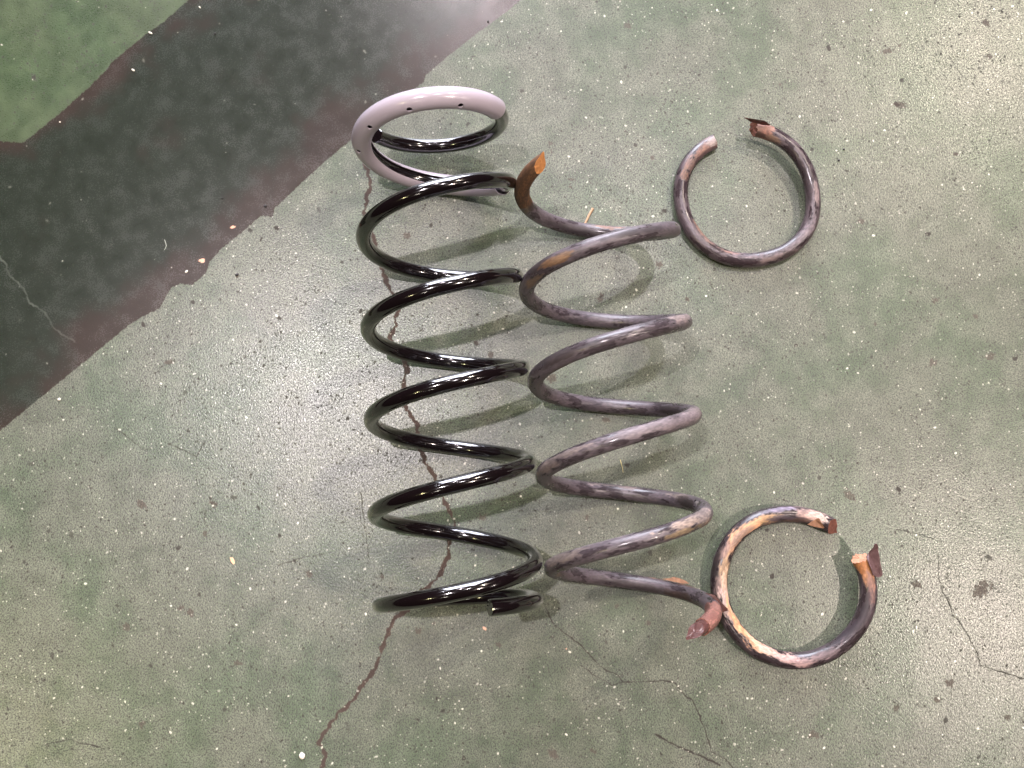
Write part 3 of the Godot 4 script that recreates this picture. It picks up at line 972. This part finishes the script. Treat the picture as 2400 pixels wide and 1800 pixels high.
func build_lower_ring() -> void:
	var c := ring(Vector3(0.26822, 0, 0.07441), [0.00781, 0.01047, 0.01271, 0.01164, 0.00891, 0.00912, 0.01506, 0.02094, 0.02292], [0.07125, 0.06842, 0.07101, 0.06998, 0.06849, 0.06979, 0.07002, 0.07045, 0.06715], 0.7064, 6.917)
	var o := thing("broken_spring_ring", "lower broken spring ring, orange and cream rust on its left side, raised right end", "spring ring", Vector3(0.264, 0, 0.073), "broken end rings of the old spring")
	var lo := 0.9064
	var hi := 6.687
	var m := worn(lo, hi, 768, 0.0072, Color8(50, 42, 44), Color8(66, 56, 60), 0.0, [
		[2.001, 1.64, 24, 4.6, Color8(178, 142, 100)],
		[2.268, 1.53, 20, 5, Color8(185, 143, 106)],
		[2.465, 1.88, 22, 4, Color8(188, 141, 108)],
		[2.397, 1.86, 13, 3.2, Color8(126, 105, 94)],
		[2.855, 1.77, 16, 6, Color8(173, 144, 112)],
		[3.068, 2.19, 18, 5, Color8(178, 151, 120)],
		[3.216, 1.96, 26, 3.8, Color8(184, 158, 137)],
		[2.695, 1.07, 9, 4, Color8(126, 103, 96)],
		[2.861, 0.67, 13, 3, Color8(35, 27, 27)],
		[3.013, 1.01, 9, 2.2, Color8(35, 27, 27)],
		[2.491, -0.19, 12, 2.2, Color8(40, 32, 34)],
		[3.133, 1.21, 12, 3, Color8(119, 100, 92)],
		[3.52, 1.81, 24, 5, Color8(171, 148, 141)],
		[3.708, 2.02, 22, 4.4, Color8(179, 144, 115)],
		[3.913, 1.95, 30, 4, Color8(188, 141, 102)],
		[4.117, 1.91, 26, 4, Color8(188, 144, 108)],
		[4.332, 2.09, 26, 4.6, Color8(190, 153, 130)],
		[4.51, 2.04, 20, 4.4, Color8(180, 147, 136)],
		[4.663, 1.63, 22, 4.4, Color8(165, 136, 130)],
		[4.858, 1.6, 16, 3.4, Color8(145, 121, 119)],
		[1.339, 1.29, 18, 5, Color8(158, 131, 120)],
		[1.162, 1.26, 12, 5, Color8(165, 138, 126)],
		[1.06, 1.37, 8, 5, Color8(174, 155, 144)],
		[1.46, 2.25, 18, 2.6, Color8(74, 56, 49)],
		[1.695, 1.91, 16, 2.4, Color8(57, 49, 57)],
		[1.73, 0.92, 18, 3, Color8(110, 102, 119)],  # lilac highlight painted on as a spot
		[6.556, 1.69, 12, 5, Color8(161, 111, 63)],
		[6.629, 2.02, 13, 4, Color8(141, 90, 52)],
		[6.383, 1.76, 8, 4, Color8(148, 107, 78)],
		[6.241, 1.56, 12, 3, Color8(107, 80, 72)],
		[5.471, 2.38, 14, 4, Color8(40, 32, 37)],
		[5.892, 2.09, 20, 4, Color8(39, 31, 35)],
		[5.161, 1.77, 16, 4, Color8(98, 83, 84)],
	], [[hi - 0.12, hi + 0.3, Color8(160, 112, 66)]], 81)
	var w := wire(c, lo, hi, 0.03, 26, 0.0081, {"v": Vector3(-0.3, 0.9, -0.3).normalized(), "s": 1.15, "pinch": 0.85, "j": 0.0012, "seed": 6.0}, {"v": Vector3(-0.3, 0.85, -0.5).normalized(), "s": 0.4, "j": 0.0025, "seed": 7.0}, 0.0004)
	part("wire", w[0], m, o)
	part("fracture_face", end_face(w[1], -c.frame(lo).x, 0.0008), mats.red_face, o, "pointed red-brown fracture face")
	part("fracture_face", end_face(w[2], c.frame(hi).x, 0.0005), mats.pale_face, o, "peach coloured fracture face on the raised end")
	part("crust_flake", flake(mm([336.7, 30, 42.6, 337.6, 34, 39.5, 339.7, 37, 36.3, 339.6, 39, 33.7, 341.2, 40, 33, 343.5, 37, 35.5, 344, 35, 39, 346.4, 31, 44.3, 348.8, 27, 52.3, 352.1, 22, 63, 349.3, 24, 64.6, 346, 27, 65.2, 339.8, 31, 62.8, 336.9, 34, 56.2, 334.9, 33, 49.8, 334.5, 31, 45.6]), Vector3(0.6, 0.8, 0).normalized(), 0.0007), mats.lilac_crust, o, "stiff grey-violet crust flake standing off the raised end")
	part("crust_flake", flake(mm([284.1, 16.5, 15.8, 291.1, 17.5, 11.2, 293, 18.5, 9.9, 294.6, 20, 9.6, 297.1, 19, 14.2, 300.4, 16.5, 18.7, 299.4, 15.5, 19.3, 291.4, 15.5, 17.8]), Vector3(0, 0.9, 0.4).normalized(), 0.0007), mats.tan_crust, o, "brown three-cornered flake lifting near the pointed end")


# ---------------------------------------------------------------- litter
func pebble(at: Vector3, size: Vector3, turn: float, seeded: float) -> ArrayMesh:
	var s := Shape.new()
	var nu := 12
	var nv := 7
	for i in nv + 1:
		for k in nu + 1:
			var a := TAU * k / nu
			var b := PI * i / nv
			var d := Vector3(sin(b) * cos(a), cos(b), sin(b) * sin(a))
			var e := Vector3(sin(b) * cos(TAU * (k % nu) / nu), cos(b), sin(b) * sin(TAU * (k % nu) / nu))
			var q := d * size * 0.5 * (1.0 + 0.3 * wob.get_noise_3d(e.x * 1.3 + seeded, e.y * 1.3, e.z * 1.3))
			s.p(at + q.rotated(Vector3.UP, turn), (d / size).normalized().rotated(Vector3.UP, turn))
	for i in nv:
		for k in nu:
			var a := i * (nu + 1) + k
			s.quad(a, a + 1, a + nu + 2, a + nu + 1)
	return s.done()


func strand(points: PackedVector3Array, r0: float, r1: float, sides := 7) -> ArrayMesh:
	var s := Shape.new()
	var n := points.size()
	for i in n:
		var t := (points[mini(i + 1, n - 1)] - points[maxi(i - 1, 0)]).normalized()
		var e := t.cross(Vector3.UP).normalized()
		var g := e.cross(t)
		for k in sides + 1:
			var a := TAU * k / sides
			var d := e * cos(a) + g * sin(a)
			s.p(points[i] + d * lerpf(r0, r1, float(i) / (n - 1)) * (1.0 + 0.25 * wob.get_noise_2d(i * 0.9, k % sides)), d)
	for i in n - 1:
		for k in sides:
			var a := i * (sides + 1) + k
			s.quad(a, a + 1, a + sides + 2, a + sides + 1)
	for e in [0, n - 1]:
		var out := points[0] - points[1] if e == 0 else points[n - 1] - points[n - 2]
		for k in sides:
			s.flat(s.v[e * (sides + 1) + k], s.v[e * (sides + 1) + k + 1], points[e], out)
	return s.done()


func build_litter() -> void:
	var white := plain(Color8(226, 220, 204), 0.6)
	var black := plain(Color8(34, 32, 32), 0.7)
	for d in [
		[-376.9, -491.3, 4.6, 2.0, 1.8, -0.5, true, "grain", "white elongated grain on the edge between the green corner and the dark stripe", "grain", "white grains on the dark walkway stripe"],
		[-393, -450.7, 4.0, 2.2, 1.9, -0.6, true, "grain", "white plump grain on the dark stripe, below the one on its upper edge", "grain", "white grains on the dark walkway stripe"],
		[-465.8, -394.5, 1.8, 1.6, 1.3, 0, true, "grain", "tiny round white grain on the dark stripe near its upper edge at the left", "grain", "white grains on the dark walkway stripe"],
		[-326.7, -519.9, 3.2, 1.6, 1.4, -0.9, true, "grain", "white grain on the dark stripe closest to the top edge of the picture", "grain", "white grains on the dark walkway stripe"],
		[-328.7, -236.8, 3.6, 2.4, 2.0, 0.8, true, "grain", "bright white grain on the dark stripe beside its jagged lower edge", "grain", "white grains on the dark walkway stripe"],
		[-449.8, -107, 3.2, 2.8, 2.0, 0.2, true, "grain", "white grain on bare floor just below the left end of the dark stripe", "grain", ""],
		[-199.2, 233.4, 5.5, 6.5, 4.0, 0.3, true, "pebble", "pale beige pebble near the bottom edge left of the long crack", "pebble", ""],
		[-309.7, -490.6, 2.6, 2.4, 2.0, 0, false, "crumb", "dark crumb high on the dark stripe, near its middle", "crumb", "dark grit crumbs on the floor"],
		[-251.4, -305, 3.2, 2.8, 2.2, 0, false, "crumb", "dark crumb at the step in the lower edge of the dark stripe", "crumb", "dark grit crumbs on the floor"],
		[-295.8, -313.6, 2.4, 2.0, 1.6, 0, false, "crumb", "dark crumb on the stripe to the left of the one at the edge step", "crumb", "dark grit crumbs on the floor"],
		[-24.8, -503.9, 2.4, 2.2, 1.6, 0, false, "crumb", "dark crumb on the stripe edge beyond the pale sleeve", "crumb", "dark grit crumbs on the floor"],
		[-277.8, -233.6, 3.6, 2.6, 2.0, 0.4, false, "crumb", "brown-black crumb on green paint left of the second black coil", "crumb", "dark grit crumbs on the floor"],
		[340.8, -365.3, 2.6, 2.2, 1.6, 0, false, "crumb", "dark crumb just right of the upper broken ring, upper of two", "crumb", "dark grit crumbs on the floor"],
		[335.1, -353.6, 2.4, 2.2, 1.6, 0, false, "crumb", "dark crumb just right of the upper broken ring, lower of two", "crumb", "dark grit crumbs on the floor"],
	]:
		var at := Vector3(d[0] * 0.001, d[4] * 0.0005, d[1] * 0.001)
		var o := part(d[7], pebble(Vector3.ZERO, Vector3(d[2], d[4], d[3]) * 0.001, d[5], d[0]), white if d[6] else black)
		o.position = at
		tag(o, d[8], d[9], d[10])
	var twig := part("twig", strand(mm([73.2, 1.2, -284.9, 76, 1.2, -290.3, 78.4, 1.2, -295.6, 80.8, 1.2, -300, 82.3, 1.2, -302.6]), 0.0011, 0.0014), plain(Color8(170, 140, 112), 0.8))
	tag(twig, "short brown twig poking out behind the top of the old spring", "twig")
	var straw := part("straw", strand(mm([106.7, 0.6, -47.3, 107.9, 0.6, -42.5, 109, 0.6, -38.3, 109.4, 0.6, -34.5]), 0.0005, 0.0003, 5), plain(Color8(190, 178, 130), 0.7))
	tag(straw, "thin yellowish straw lying inside the middle coils of the old spring", "straw")
	var fibre := part("fibre", strand(mm([-352.5, 0.6, -270, -351.2, 0.6, -266.7, -350.4, 0.6, -263.7, -351.2, 0.6, -261.3, -352.2, 0.6, -259.4]), 0.0003, 0.00022, 5), plain(Color8(200, 205, 190), 0.7))
	tag(fibre, "thin white curved fibre lying on the dark walkway stripe", "fibre")
	var chip := part("paint_chip", flake(mm([-274.7, 0.6, 48, -272.5, 0.6, 47.6, -270.5, 0.6, 50.2, -269.8, 0.6, 53.5, -271.1, 0.6, 54.4, -273.5, 0.6, 51.7]), Vector3.UP, 0.0005), plain(Color8(240, 178, 140), 0.7))
	tag(chip, "small peach-coloured chip on bare floor left of the black spring", "chip")
